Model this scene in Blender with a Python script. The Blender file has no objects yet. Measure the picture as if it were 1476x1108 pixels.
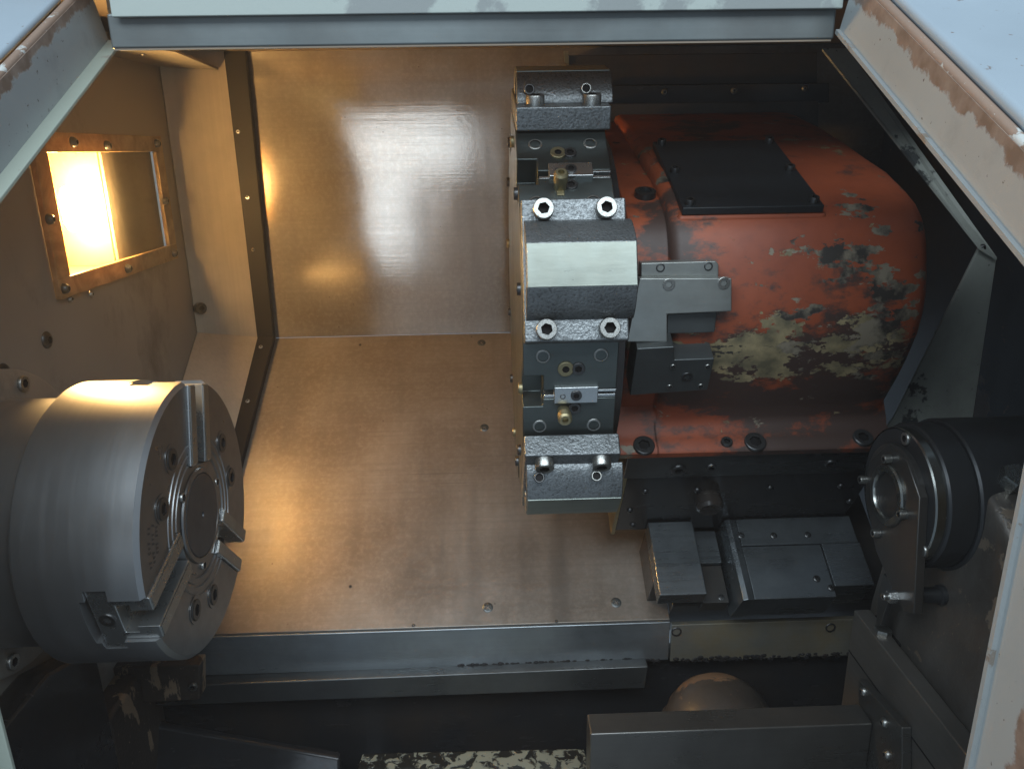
import bpy, bmesh, math, random
from mathutils import Vector as V, Matrix
random.seed(7)
rad = math.radians
SC = bpy.context.scene
COL = SC.collection

# ------------------------------------------------------------------ camera
PW, PH, FPX = 1476.0, 1108.0, 1098.0
O = V((0, 0, 1.45))
_p, _y, _r = rad(17.2), rad(-1.57), rad(0.95)
_fw = V((-math.sin(_y)*math.cos(_p), math.cos(_y)*math.cos(_p), -math.sin(_p)))
_rt = V((math.cos(_y), math.sin(_y), 0)); _up = _rt.cross(_fw)
CR = _rt*math.cos(_r) - _up*math.sin(_r)
CU = _up*math.cos(_r) + _rt*math.sin(_r)
CD = _fw
cam = bpy.data.cameras.new('camera'); camo = bpy.data.objects.new('camera', cam); COL.objects.link(camo)
cam.sensor_width = 36; cam.lens = 36*FPX/PW; cam.clip_start = 0.01; cam.clip_end = 50
camo.matrix_world = Matrix(((CR.x, CU.x, -CD.x, O.x), (CR.y, CU.y, -CD.y, O.y), (CR.z, CU.z, -CD.z, O.z), (0, 0, 0, 1)))
SC.camera = camo

# ------------------------------------------------------------------ world, lights, exposure
w = bpy.data.worlds.new('World'); SC.world = w; w.use_nodes = True
bg = w.node_tree.nodes['Background']
bg.inputs['Color'].default_value = (0.55, 0.72, 0.9, 1); bg.inputs['Strength'].default_value = 0.26
SC.view_settings.view_transform = 'Standard'; SC.view_settings.look = 'None'
SC.view_settings.exposure = 0.5; SC.view_settings.gamma = 1.0
SC.cycles.use_denoising = True
SC.cycles.max_bounces = 6; SC.cycles.diffuse_bounces = 3; SC.cycles.glossy_bounces = 4; SC.cycles.volume_bounces = 0
SC.cycles.transparent_max_bounces = 8; SC.cycles.caustics_reflective = False; SC.cycles.caustics_refractive = False
SC.cycles.sample_clamp_indirect = 4.0

def area(name, loc, target, sx, sy, power, color):
    l = bpy.data.lights.new(name, 'AREA'); l.shape = 'RECTANGLE'; l.size = sx; l.size_y = sy
    l.energy = power; l.color = color
    o = bpy.data.objects.new(name, l); COL.objects.link(o); o.location = loc
    o.rotation_euler = (V(target) - V(loc)).to_track_quat('-Z', 'Y').to_euler()
    return o
# workshop ceiling light strips and the bright workshop doorway behind the operator
area('ceiling_light', (-0.15, -0.85, 2.85), (0.0, 0.7, 1.2), 3.4, 0.9, 56, (0.80, 0.92, 1.0))
area('workshop_doorway', (-0.47, -2.4, 1.48), (-0.47, 1.0, 1.48), 0.68, 0.32, 2.5, (0.74, 0.88, 1.0))
area('workshop_doorway_gap', (-0.62, -2.4, 1.04), (-0.62, 1.0, 1.04), 0.24, 0.54, 1.7, (0.70, 0.86, 1.0))

# ------------------------------------------------------------------ pixel helpers (photo pixel -> direction, hit on a real plane)
def ray(x, y): return CD + CR*((x-PW/2)/FPX) - CU*((y-PH/2)/FPX)
def on_plane(x, y, q, n):
    r = ray(x, y); return O + r*((V(q)-O).dot(V(n))/r.dot(V(n)))
def onX(x, y, X): return on_plane(x, y, (X, 0, 0), (1, 0, 0))
def onY(x, y, Y): return on_plane(x, y, (0, Y, 0), (0, 1, 0))
def onZ(x, y, Z): return on_plane(x, y, (0, 0, Z), (0, 0, 1))

# ------------------------------------------------------------------ materials
class NT:
    def __init__(s, name):
        s.m = bpy.data.materials.new(name); s.m.use_nodes = True
        s.t = s.m.node_tree; s.n = s.t.nodes; s.b = s.n['Principled BSDF']
        s.co = s.n.new('ShaderNodeTexCoord').outputs['Object']
    def link(s, a, b): s.t.links.new(a, b)
    def map(s, scale=(1, 1, 1), rot=(0, 0, 0), loc=(0, 0, 0)):
        m = s.n.new('ShaderNodeMapping'); s.link(s.co, m.inputs[0])
        m.inputs['Scale'].default_value = scale; m.inputs['Rotation'].default_value = rot; m.inputs['Location'].default_value = loc
        return m.outputs[0]
    def noise(s, scale, detail=4, rough=.55, vec=None, dist=0):
        n = s.n.new('ShaderNodeTexNoise'); s.link(vec if vec is not None else s.co, n.inputs['Vector'])
        n.inputs['Scale'].default_value = scale; n.inputs['Detail'].default_value = detail
        n.inputs['Roughness'].default_value = rough; n.inputs['Distortion'].default_value = dist
        return n.outputs['Fac']
    def voro(s, scale, vec=None, feature='F1'):
        n = s.n.new('ShaderNodeTexVoronoi'); n.feature = feature; s.link(vec if vec is not None else s.co, n.inputs['Vector'])
        n.inputs['Scale'].default_value = scale; return n.outputs['Distance']
    def ramp(s, fac, a, b, va=0.0, vb=1.0):
        n = s.n.new('ShaderNodeMapRange'); s.link(fac, n.inputs['Value'])
        n.inputs['From Min'].default_value = a; n.inputs['From Max'].default_value = b
        n.inputs['To Min'].default_value = va; n.inputs['To Max'].default_value = vb
        return n.outputs['Result']
    def math(s, op, a, b):
        n = s.n.new('ShaderNodeMath'); n.operation = op; n.use_clamp = False
        for i, q in enumerate((a, b)):
            if isinstance(q, (int, float)): n.inputs[i].default_value = q
            else: s.link(q, n.inputs[i])
        return n.outputs[0]
    def mix(s, fac, a, b):
        n = s.n.new('ShaderNodeMix'); n.data_type = 'RGBA'
        for i, q in ((0, fac), (6, a), (7, b)):
            if isinstance(q, (int, float)): n.inputs[i].default_value = q
            elif isinstance(q, (tuple, list)): n.inputs[i].default_value = (*q, 1) if len(q) == 3 else q
            else: s.link(q, n.inputs[i])
        return n.outputs[2]
    def ball(s, c, r0, r1, sc=(1, 1, 1)):
        """soft ball-shaped mask in object space (1 inside r0, 0 outside r1)"""
        n = s.n.new('ShaderNodeVectorMath'); n.operation = 'SUBTRACT'; s.link(s.co, n.inputs[0]); n.inputs[1].default_value = c
        k = s.n.new('ShaderNodeVectorMath'); k.operation = 'MULTIPLY'; s.link(n.outputs[0], k.inputs[0]); k.inputs[1].default_value = sc
        l = s.n.new('ShaderNodeVectorMath'); l.operation = 'LENGTH'; s.link(k.outputs[0], l.inputs[0])
        return s.ramp(l.outputs['Value'], r0, r1, 1.0, 0.0)
    def set(s, inp, v):
        i = s.b.inputs[inp]
        if isinstance(v, (int, float)): i.default_value = v
        elif isinstance(v, (tuple, list)): i.default_value = (*v, 1) if len(v) == 3 else v
        else: s.link(v, i)
    def bump(s, h, strength, dist):
        n = s.n.new('ShaderNodeBump'); n.inputs['Strength'].default_value = strength; n.inputs['Distance'].default_value = dist
        s.link(h, n.inputs['Height']); s.link(n.outputs[0], s.b.inputs['Normal'])

def steel(name, col, rough, brush=(4, 260, 260), metal=.85, stain=None, stain_amt=.5, bump=.12, var=.25, seed=0, rvar=.12):
    t = NT(name)
    st = t.noise(1.0, 5, .6, t.map(brush, loc=(seed, seed, seed)))
    big = t.noise(9, 5, .6, t.map(loc=(seed*3, 0, seed)))
    fine = t.noise(120, 3, .6)
    c = t.mix(t.ramp(big, .3, .75), tuple(x*(1-var) for x in col), tuple(min(1, x*(1+var*.5)) for x in col))
    c = t.mix(t.math('MULTIPLY', t.ramp(st, .35, .75), .28), c, tuple(x*.62 for x in col))
    if stain:
        m = t.math('MULTIPLY', t.ramp(t.noise(5.5, 6, .65, t.map(loc=(seed, 2, 1))), .46, .66), stain_amt)
        c = t.mix(m, c, stain)
        t.set('Metallic', t.math('SUBTRACT', metal, t.math('MULTIPLY', m, .4)))
    else: t.set('Metallic', metal)
    t.set('Base Color', c)
    r = t.math('ADD', t.ramp(big, .25, .8, rough-rvar*.6, rough+rvar), t.ramp(st, .3, .8, -.05, .07))
    t.set('Roughness', r)
    t.bump(t.math('ADD', st, t.math('MULTIPLY', fine, .5)), bump, .0006)
    return t.m

def sheet(name, col, rough, seed, bump=.16, rv=.09):
    """stainless splash sheet: horizontal rolling marks, oil film, drip streaks, specks"""
    t = NT(name)
    st = t.noise(1.0, 6, .7, t.map((2.2, 210, 210), loc=(seed, 0, 0)))
    run = t.noise(1.0, 4, .55, t.map((26, 3, 2.2), loc=(seed, 1, 0)))
    big = t.noise(5, 5, .6, t.map(loc=(seed, 4, 0)))
    mott = t.noise(150, 3, .7)
    sc = t.noise(1.0, 2, .5, t.map((5, 340, 340), loc=(0, seed, 3)))
    c = t.mix(t.ramp(big, .32, .68), (col[0]*.62, col[1]*.56, col[2]*.50), col)
    c = t.mix(t.ramp(mott, .45, .75, 0, .35), c, tuple(min(1, x*1.35) for x in col))
    c = t.mix(t.math('MULTIPLY', t.ramp(run, .48, .70), .5), c, tuple(x*.6 for x in col))
    c = t.mix(t.math('MULTIPLY', t.ramp(st, .42, .72), .30), c, tuple(x*.55 for x in col))
    zone = t.ramp(t.noise(3.2, 3, .5, t.map(loc=(seed+5, 1, 2))), .48, .62)
    c = t.mix(t.math('MULTIPLY', t.math('MULTIPLY', t.ramp(sc, .60, .70), zone), .42), c, tuple(x*.4 for x in col))
    spk = t.ramp(t.voro(55, t.map(loc=(seed, 0, 2))), .035, .06, 1, 0)
    keep = t.ramp(t.noise(11, 2), .54, .58)
    c = t.mix(t.math('MULTIPLY', t.math('MULTIPLY', spk, keep), .8), c, (.03, .022, .015))
    t.set('Base Color', c); t.set('Metallic', .62)
    r = t.math('ADD', t.ramp(big, .3, .75, rough-rv*.5, rough+rv), t.math('ADD', t.ramp(st, .3, .8, -rv*.4, rv*.6), t.ramp(run, .4, .8, rv*.5, -rv*.5)))
    t.set('Roughness', r)
    t.bump(t.math('ADD', t.math('MULTIPLY', st, .7), t.math('ADD', t.math('MULTIPLY', mott, .6), big)), bump, .0009)
    return t.m

def cast_metal(name, col, rough, scale=420, bump=.6, metal=.75):
    t = NT(name)
    v = t.noise(scale, 3, .6); b = t.noise(14, 4)
    c = t.mix(t.ramp(b, .3, .7), tuple(x*.6 for x in col), col)
    c = t.mix(t.ramp(v, .3, .5, .55, 0), c, (.012, .012, .012))
    t.set('Base Color', c); t.set('Metallic', metal); t.set('Roughness', t.ramp(v, .3, .7, rough+.15, rough-.1))
    t.bump(t.math('ADD', v, t.math('MULTIPLY', t.noise(scale*.35, 2), .8)), bump, .0012)
    return t.m

def paint(name, col, rough=.45, chip=None, chip_amt=.5, chip_scale=9, grime=None, grime_amt=.5, seed=0, bump=.15, coat=0, metal=0, chip_stretch=(1, 1, 1)):
    t = NT(name)
    big = t.noise(4, 5, .6, t.map(loc=(seed, 0, 0)))
    c = t.mix(t.ramp(big, .3, .7), tuple(x*.82 for x in col), col)
    h = t.noise(260, 2)
    if grime:
        g = t.ramp(t.noise(7, 7, .68, t.map((1, 1, .6), loc=(seed, 3, 0))), .60-.25*grime_amt, .75)
        c = t.mix(t.math('MULTIPLY', g, .8), c, grime)
    r = t.ramp(big, .3, .7, rough, rough+.15)
    if chip:
        k = t.noise(chip_scale, 8, .62, t.map(chip_stretch, loc=(seed, 1, 2)))
        e = .68-.2*chip_amt
        m = t.ramp(k, e, e+.02)
        c = t.mix(m, c, chip); h = t.math('SUBTRACT', h, t.math('MULTIPLY', m, 1.5))
        sp = t.ramp(t.noise(chip_scale*9, 4, .6, t.map(loc=(seed, 5, 2))), .70-.06*chip_amt, .71)
        c = t.mix(sp, c, chip)
    t.set('Base Color', c); t.set('Roughness', r); t.set('Metallic', metal)
    if name.startswith('black_trim'): t.set('Specular IOR Level', .15)
    t.bump(h, bump, .0008)
    return t.m

M = {}
M['wall'] = sheet('brushed_wall_steel', (.42, .385, .345), .10, 1.0, .10, .05)
M['panel'] = sheet('brushed_panel_steel', (.31, .28, .25), .36, 6.0)
M['leftpaint'] = paint('dull_wall_sheet', (.36, .33, .29), .42, grime=(.09, .075, .06), grime_amt=.3, seed=2, metal=.35)
M['chamfer'] = steel('dull_corner_sheet', (.52, .45, .35), .40, (200, 200, 4), .45, seed=3)
M['trim'] = paint('black_trim_rubber_and_shade', (.012, .011, .011), .5, seed=4)
M['lip'] = steel('lip_steel', (.34, .37, .39), .33, (5, 240, 240), .85, stain=(.07, .06, .05), stain_amt=.5, seed=5)
M['lip_stained'] = steel('stained_plate', (.27, .26, .22), .42, (5, 200, 200), .6, stain=(.20, .13, .035), stain_amt=.8, seed=8)
M['darkiron'] = steel('oily_dark_iron', (.065, .062, .058), .34, (20, 60, 60), .5, stain=(.09, .05, .025), stain_amt=.5, seed=9, bump=.4)
M['rusty'] = paint('rusty_casting', (.045, .035, .028), .4, chip=(.24, .17, .11), chip_amt=.55, chip_scale=16, grime=(.012, .01, .01), grime_amt=.7, seed=10, bump=.5, chip_stretch=(2.2, 2.2, .7))
M['dome'] = paint('oily_domed_iron', (.06, .05, .042), .33, chip=(.16, .10, .06), chip_amt=.35, chip_scale=12, grime=(.015, .013, .012), grime_amt=.8, seed=46, bump=.3)
M['blackoil'] = steel('black_oiled_sheet', (.03, .03, .032), .22, (12, 90, 90), .3, stain=(.06, .04, .025), stain_amt=.4, seed=11, bump=.25)
M['blackplate'] = paint('black_cover_paint', (.012, .014, .016), .34, seed=12, bump=.1)
M['slide'] = steel('oiled_slide_steel', (.12, .125, .125), .30, (6, 160, 160), .8, stain=(.03, .028, .025), stain_amt=.6, seed=13)
M['waycover'] = steel('way_cover_steel', (.26, .285, .30), .27, (6, 200, 200), .9, stain=(.05, .05, .048), stain_amt=.6, seed=14)
M['chuck'] = steel('ground_chuck_steel', (.42, .43, .44), .40, (120, 8, 8), .9, seed=15, var=.12, bump=.03, rvar=.05)
M['chuckface'] = steel('chuck_face_steel', (.24, .24, .24), .32, (60, 60, 60), .9, seed=16, var=.15, bump=.06, rvar=.05)
M['bright'] = steel('bright_ground_steel', (.62, .64, .64), .26, (80, 80, 80), .95, seed=17, var=.15)
M['chuckcap'] = steel('dark_bore_cover', (.085, .088, .095), .42, (40, 40, 40), .6, seed=18, bump=.05)
M['turret'] = steel('turret_disc_steel', (.105, .122, .118), .34, (8, 120, 120), .8, stain=(.06, .065, .065), stain_amt=.5, seed=19, bump=.08)
M['holder'] = cast_metal('cast_holder_steel', (.25, .265, .27), .36)
M['holderflat'] = steel('machined_holder_flat', (.37, .41, .37), .34, (14, 70, 120), .75, stain=(.27, .26, .2), stain_amt=.45, seed=21)
M['screw'] = steel('screw_steel', (.40, .40, .38), .30, (60, 60, 60), .95, seed=22, stain=(.10, .08, .05), stain_amt=.4)
M['darkscrew'] = steel('black_screw', (.10, .10, .10), .32, (60, 60, 60), .85, seed=23)
M['brass'] = steel('dull_brass', (.34, .29, .17), .42, (60, 60, 60), .9, seed=24)
M['bracket'] = steel('ground_bracket_steel', (.44, .46, .44), .36, (30, 160, 160), .85, stain=(.13, .12, .10), stain_amt=.5, seed=25)
M['graybracket'] = steel('dull_bracket_steel', (.115, .125, .125), .38, (30, 100, 100), .7, seed=26)
M['tailring'] = steel('quill_ring_steel', (.34, .35, .33), .26, (40, 40, 40), .95, seed=27)
M['tailplate'] = steel('arm_plate_steel', (.12, .12, .118), .36, (60, 60, 12), .8, stain=(.08, .055, .035), stain_amt=.6, seed=28)
M['tailblack'] = paint('tailstock_black', (.055, .058, .062), .36, seed=29, metal=.5, grime=(.02, .018, .016), grime_amt=.5)
M['tailcast'] = paint('tailstock_casting', (.19, .18, .165), .32, chip=(.26, .21, .16), chip_amt=.42, chip_scale=17, grime=(.05, .032, .020), grime_amt=.9, seed=30, bump=.35, metal=.45)
M['baseplate'] = steel('tail_base_steel', (.21, .20, .185), .36, (90, 5, 90), .75, seed=31, stain=(.11, .085, .06), stain_amt=.5)
M['beam'] = steel('oiled_beam_steel', (.15, .145, .135), .30, (5, 120, 120), .75, seed=32)
M['rightwall'] = paint('dark_right_wall', (.03, .035, .042), .42, chip=(.11, .07, .05), chip_amt=.3, chip_scale=6, grime=(.01, .01, .012), grime_amt=.6, seed=33)
M['cover'] = paint('cool_grey_cover_paint', (.31, .37, .42), .38, seed=34, bump=.05, chip=(.16, .12, .10), chip_amt=.02, chip_scale=30)
M['framepaint'] = paint('worn_frame_paint', (.32, .345, .35), .45, chip=(.22, .19, .16), chip_amt=.22, chip_scale=26, grime=(.26, .27, .26), grime_amt=.5, seed=36, bump=.2)
M['lippaint'] = paint('pale_green_lip_paint', (.36, .40, .34), .42, chip=(.30, .28, .24), chip_amt=.12, chip_scale=25, seed=37, bump=.15)
M['headpaint'] = paint('patched_header_paint', (.24, .26, .255), .5, chip=(.33, .37, .345), chip_amt=.72, chip_scale=3.5, seed=41, bump=.1)
M['rustline'] = paint('rusty_seam', (.25, .17, .125), .7, chip=(.45, .46, .44), chip_amt=.45, chip_scale=40, seed=38, bump=.4)
M['bar'] = steel('header_bar_steel', (.17, .19, .19), .40, (3, 120, 160), .7, seed=39, stain=(.10, .10, .095), stain_amt=.6)
M['guard'] = paint('scuffed_pale_guard', (.36, .38, .34), .48, chip=(.05, .055, .055), chip_amt=.42, chip_scale=13, grime=(.10, .10, .09), grime_amt=.6, seed=40, bump=.2)  # scuffed sheet; its dark chips also paint in some shading
def amber():
    t = NT('amber_gasket'); n = t.n
    c = t.mix(t.ramp(t.noise(22, 6, .65, dist=1.0), .4, .62), (.48, .33, .17), (.30, .19, .09))
    t.set('Base Color', c); t.set('Roughness', .38); t.bump(t.noise(60, 3), .4, .0012)
    tl = n.new('ShaderNodeBsdfTranslucent'); t.link(c, tl.inputs[0])
    m = n.new('ShaderNodeMixShader'); m.inputs[0].default_value = .25
    t.link(t.b.outputs[0], m.inputs[1]); t.link(tl.outputs[0], m.inputs[2]); t.link(m.outputs[0], n['Material Output'].inputs['Surface'])
    return t.m
M['amber'] = amber()
M['lampbox'] = paint('lamp_box_lining', (.46, .31, .10), .5, seed=43)
M['lampdark'] = paint('lamp_box_shutter', (.20, .155, .115), .5, seed=44)

def red_paint():
    t = NT('worn_red_paint')
    big = t.noise(6, 5, .6)
    red = t.mix(t.ramp(big, .3, .7), (.20, .040, .014), (.32, .070, .023))
    # oily dark dirt, clinging low and to the seams
    n1 = t.noise(14, 10, .72, t.map((.75, 1, 1.3))); n2 = t.noise(24, 9, .68, t.map((.8, 1, 1.3), loc=(3, 1, 7))); n3 = t.noise(60, 4, .6)
    c = t.mix(t.math('MULTIPLY', t.ramp(n3, .5, .75), .25), red, (.10, .025, .015))
    low = t.ball((BODY_DIRT), .05, .17, (.75, .6, 1.25))
    top = t.ball(BODY_TOP, .04, .16, (.8, 1, 1)); col_ = t.ball(BODY_SEAM, .02, .10, (1.6, .7, .7))
    d = t.math('ADD', t.math('ADD', n1, t.math('MULTIPLY', low, .21)), t.math('ADD', t.math('MULTIPLY', top, .07), t.math('MULTIPLY', col_, .10)))
    dm = t.ramp(d, .555, .64)
    c = t.mix(t.math('MULTIPLY', dm, .93), c, (.035, .026, .022))
    # beige filler showing through
    khaki = t.ball(BODY_KHAKI, .02, .13, (.46, 1, 2.5))
    k2 = t.ball(BODY_KHAKI2, .01, .06, (.8, .6, 1))
    k = t.math('ADD', n2, t.math('ADD', t.math('MULTIPLY', khaki, .24), t.math('MULTIPLY', k2, .12)))
    km = t.ramp(k, .645, .66)
    c = t.mix(km, c, t.mix(t.ramp(t.noise(45, 5), .35, .65), (.10, .085, .05), (.30, .235, .125)))
    # grey primer / bare iron chips on the belly
    n4 = t.noise(30, 9, .66, t.map((.7, 1, 1.5), loc=(9, 4, 2)))
    pr = t.ball(BODY_CHIP, .03, .13)
    p = t.math('ADD', n4, t.math('MULTIPLY', pr, .085))
    pm = t.ramp(p, .625, .635)
    pc = t.mix(t.ramp(t.noise(38, 5, .6, t.map(loc=(2, 2, 2))), .42, .58), (.028, .023, .019), (.21, .175, .125))
    c = t.mix(pm, c, pc)
    t.set('Base Color', c)
    t.set('Roughness', t.math('ADD', t.ramp(n1, .3, .7, .50, .62), t.math('MULTIPLY', dm, -.06)))
    h = t.math('SUBTRACT', t.math('MULTIPLY', t.noise(70, 3), .35), t.math('MULTIPLY', t.math('MAXIMUM', km, pm), .8))
    t.bump(h, .45, .0012)
    return t.m

def emit(name, col, s):
    m = bpy.data.materials.new(name); m.use_nodes = True; n = m.node_tree.nodes
    b = n['Principled BSDF']; b.inputs['Base Color'].default_value = (*col, 1)
    b.inputs['Emission Color'].default_value = (*col, 1); b.inputs['Emission Strength'].default_value = s
    return m
M['bulb'] = emit('lit_bulb', (1.0, .63, .26), 760)

def glass():
    t = NT('scratched_glass'); n = t.n
    tr = n.new('ShaderNodeBsdfTransparent'); tr.inputs[0].default_value = (.97, .93, .84, 1)
    gl = n.new('ShaderNodeBsdfGlossy'); gl.inputs['Roughness'].default_value = .12; gl.inputs[0].default_value = (.8, .78, .72, 1)
    tl = n.new('ShaderNodeBsdfTranslucent'); tl.inputs[0].default_value = (.9, .8, .6, 1)
    df = n.new('ShaderNodeBsdfDiffuse'); df.inputs[0].default_value = (.45, .36, .25, 1)
    scr = t.ramp(t.noise(1.0, 3, .6, t.map((30, 160, 30), rot=(.7, 0, 0)), 1.5), .60, .66)
    dirt = t.ramp(t.noise(160, 3), .55, .75, 0.05, .14)
    a = n.new('ShaderNodeMixShader'); a.inputs[0].default_value = .10; t.link(tr.outputs[0], a.inputs[1]); t.link(gl.outputs[0], a.inputs[2])
    d2 = n.new('ShaderNodeMixShader'); d2.inputs[0].default_value = .5; t.link(tl.outputs[0], d2.inputs[1]); t.link(df.outputs[0], d2.inputs[2])
    b = n.new('ShaderNodeMixShader'); t.link(t.math('MAXIMUM', dirt, t.math('MULTIPLY', scr, .07)), b.inputs[0])
    t.link(a.outputs[0], b.inputs[1]); t.link(d2.outputs[0], b.inputs[2])
    t.link(b.outputs[0], n['Material Output'].inputs['Surface'])
    return t.m
M['glass'] = glass()

def oily_tray():
    t = NT('wet_chip_tray')
    k = t.noise(75, 5, .6, t.map((1, 1, 1)), .6); k2 = t.noise(7, 3)
    m = t.ramp(t.math('ADD', t.math('MULTIPLY', k, .7), t.math('MULTIPLY', k2, .3)), .46, .50)
    t.set('Base Color', t.mix(m, (.02, .02, .018), (.22, .235, .19)))
    t.set('Roughness', t.ramp(m, 0, 1, .08, .3)); t.bump(m, .6, .003)
    return t.m
M['tray'] = oily_tray()

# ------------------------------------------------------------------ geometry helpers
class Fr:
    """orthonormal frame: local (a,b,c) -> world"""
    def __init__(s, o, x, y, z): s.o, s.x, s.y, s.z = V(o), V(x), V(y), V(z)
    def __call__(s, a, b, c=0): return s.o + s.x*a + s.y*b + s.z*c
    def rot(s): return Matrix((s.x, s.y, s.z)).transposed()

ROOTLOC = {}
def root_of(p):
    while p.parent: p = p.parent
    return p
def base_loc(parent):
    if parent is None: return V((0, 0, 0))
    return ROOTLOC.get(root_of(parent).name, V((0, 0, 0)))

def thing(name, label, cat, loc, group=None):
    o = bpy.data.objects.new(name, None); COL.objects.link(o); o.location = loc; o.empty_display_size = .03
    o['label'] = label; o['category'] = cat
    if group: o['group'] = group
    ROOTLOC[o.name] = V(loc); return o
def tag(o, label, cat, kind=None, group=None):
    o['label'] = label; o['category'] = cat
    if kind: o['kind'] = kind
    if group: o['group'] = group
    return o

def link_mesh(name, verts, faces, mat, parent=None, bevel=0, segs=2, smooth=35, origin=None):
    """origin: for a top-level mesh, where its origin stands"""
    bl = base_loc(parent) if parent else V(origin if origin is not None else (0, 0, 0))
    me = bpy.data.meshes.new(name)
    me.from_pydata([V(v)-bl for v in verts], [], faces)
    bm = bmesh.new(); bm.from_mesh(me)
    bmesh.ops.remove_doubles(bm, verts=bm.verts, dist=1e-6)
    bmesh.ops.recalc_face_normals(bm, faces=bm.faces); bm.to_mesh(me); bm.free()
    me.materials.append(M[mat] if isinstance(mat, str) else mat)
    o = bpy.data.objects.new(name, me); COL.objects.link(o)
    if parent: o.parent = parent
    else:
        o.location = bl; ROOTLOC[o.name] = bl
    if bevel:
        b = o.modifiers.new('bevel', 'BEVEL'); b.width = bevel; b.segments = segs; b.limit_method = 'ANGLE'; b.angle_limit = rad(30); b.harden_normals = True
    if smooth:
        me.polygons.foreach_set('use_smooth', [True]*len(me.polygons)); me.set_sharp_from_angle(angle=rad(smooth))
    return o

def prism(name, pts, vec, mat, parent=None, bevel=0, origin=None, segs=2):
    pts = [V(p) for p in pts]; n = len(pts); vec = V(vec)
    return link_mesh(name, pts+[p+vec for p in pts],
        [list(range(n)), list(range(2*n-1, n-1, -1))]+[[i, (i+1) % n, n+(i+1) % n, n+i] for i in range(n)], mat, parent, bevel, segs, origin=origin)
def fprism(name, F, poly, c0, c1, mat, parent=None, bevel=0, origin=None, segs=2):
    return prism(name, [F(a, b, c0) for a, b in poly], F.z*(c1-c0), mat, parent, bevel, origin, segs)
def fbox(name, F, a0, a1, b0, b1, c0, c1, mat, parent=None, bevel=0, origin=None, segs=2):
    return fprism(name, F, [(a0, b0), (a1, b0), (a1, b1), (a0, b1)], c0, c1, mat, parent, bevel, origin, segs)
def lathe(name, F, prof, mat, parent=None, seg=64, bevel=0, origin=None, smooth=35, closed=True):
    """prof: (r,c) along F.z"""
    vs, fs, rings = [], [], []
    for r, c in prof:
        if r < 1e-6: rings.append([len(vs)]); vs.append(F(0, 0, c))
        else:
            rings.append(list(range(len(vs), len(vs)+seg)))
            vs += [F(r*math.cos(2*math.pi*i/seg), r*math.sin(2*math.pi*i/seg), c) for i in range(seg)]
    for A, B in zip(rings, rings[1:]):
        for i in range(seg):
            j = (i+1) % seg
            if len(A) == 1: fs.append([A[0], B[i], B[j]])
            elif len(B) == 1: fs.append([A[i], A[j], B[0]])
            else: fs.append([A[i], A[j], B[j], B[i]])
    for Rg in (rings[0], rings[-1]):
        if closed and len(Rg) > 1: fs.append(list(Rg))
    return link_mesh(name, vs, fs, mat, parent, bevel, smooth=smooth, origin=origin)

def cut(o, cutters, bevel=0, smooth=35):
    for c in cutters:
        m = o.modifiers.new('cut', 'BOOLEAN'); m.operation = 'DIFFERENCE'; m.solver = 'EXACT'; m.object = c
    bpy.context.view_layer.update()
    dg = bpy.context.evaluated_depsgraph_get()
    me = bpy.data.meshes.new_from_object(o.evaluated_get(dg))
    o.modifiers.clear(); o.data = me
    for c in cutters: bpy.data.objects.remove(c, do_unlink=True)
    if bevel:
        b = o.modifiers.new('bevel', 'BEVEL'); b.width = bevel; b.segments = 2; b.limit_method = 'ANGLE'; b.angle_limit = rad(40)
    me.polygons.foreach_set('use_smooth', [True]*len(me.polygons)); me.set_sharp_from_angle(angle=rad(smooth))
    return o

# shared screw meshes (unit radius, unit height, axis +Z)
def unit_loops(name, loops, seg=24):
    vs, fs = [], []
    for f, z in loops: vs += [(f(2*math.pi*i/seg)*math.cos(2*math.pi*i/seg), f(2*math.pi*i/seg)*math.sin(2*math.pi*i/seg), z) for i in range(seg)]
    for k in range(len(loops)-1):
        for i in range(seg): fs.append((k*seg+i, k*seg+(i+1) % seg, (k+1)*seg+(i+1) % seg, (k+1)*seg+i))
    fs.append(tuple((len(loops)-1)*seg+i for i in range(seg)))
    me = bpy.data.meshes.new(name); me.from_pydata(vs, [], fs)
    me.polygons.foreach_set('use_smooth', [True]*len(fs)); me.set_sharp_from_angle(angle=rad(35)); return me
cr = lambda r: (lambda a: r)
hexr = lambda r: (lambda a: r*math.cos(math.pi/6)/math.cos((a+math.pi/6) % (math.pi/3)-math.pi/6))
def crossr(r):
    def f(a):
        q = (a+math.pi/4) % (math.pi/2)-math.pi/4
        return r if abs(q) < .3 else r*.38
    return f
UM = {'cap': unit_loops('cap_screw', [(cr(1), 0), (cr(1), .9), (cr(.93), 1), (hexr(.58), 1), (hexr(.56), .25)]),
      'button': unit_loops('button_screw', [(cr(1), 0), (cr(.96), .35), (cr(.78), .78), (cr(.5), 1), (hexr(.42), 1), (hexr(.40), .45)]),
      'cross': unit_loops('cross_screw', [(cr(1), 0), (cr(.97), .5), (cr(.7), .9), (crossr(.62), 1), (crossr(.5), .25)], 32),
      'flush': unit_loops('flush_screw', [(cr(1), 0), (cr(1), .8), (cr(.9), 1), (cr(.74), 1), (cr(.7), .1)], 24),
      'hexhead': unit_loops('hex_bolt', [(hexr(1), 0), (hexr(1), .85), (hexr(.93), 1)], 24),
      'plug': unit_loops('plug', [(cr(1), 0), (cr(1), .85), (cr(.88), 1), (cr(.45), 1), (cr(.4), .4)], 20)}
SM = {}
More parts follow.
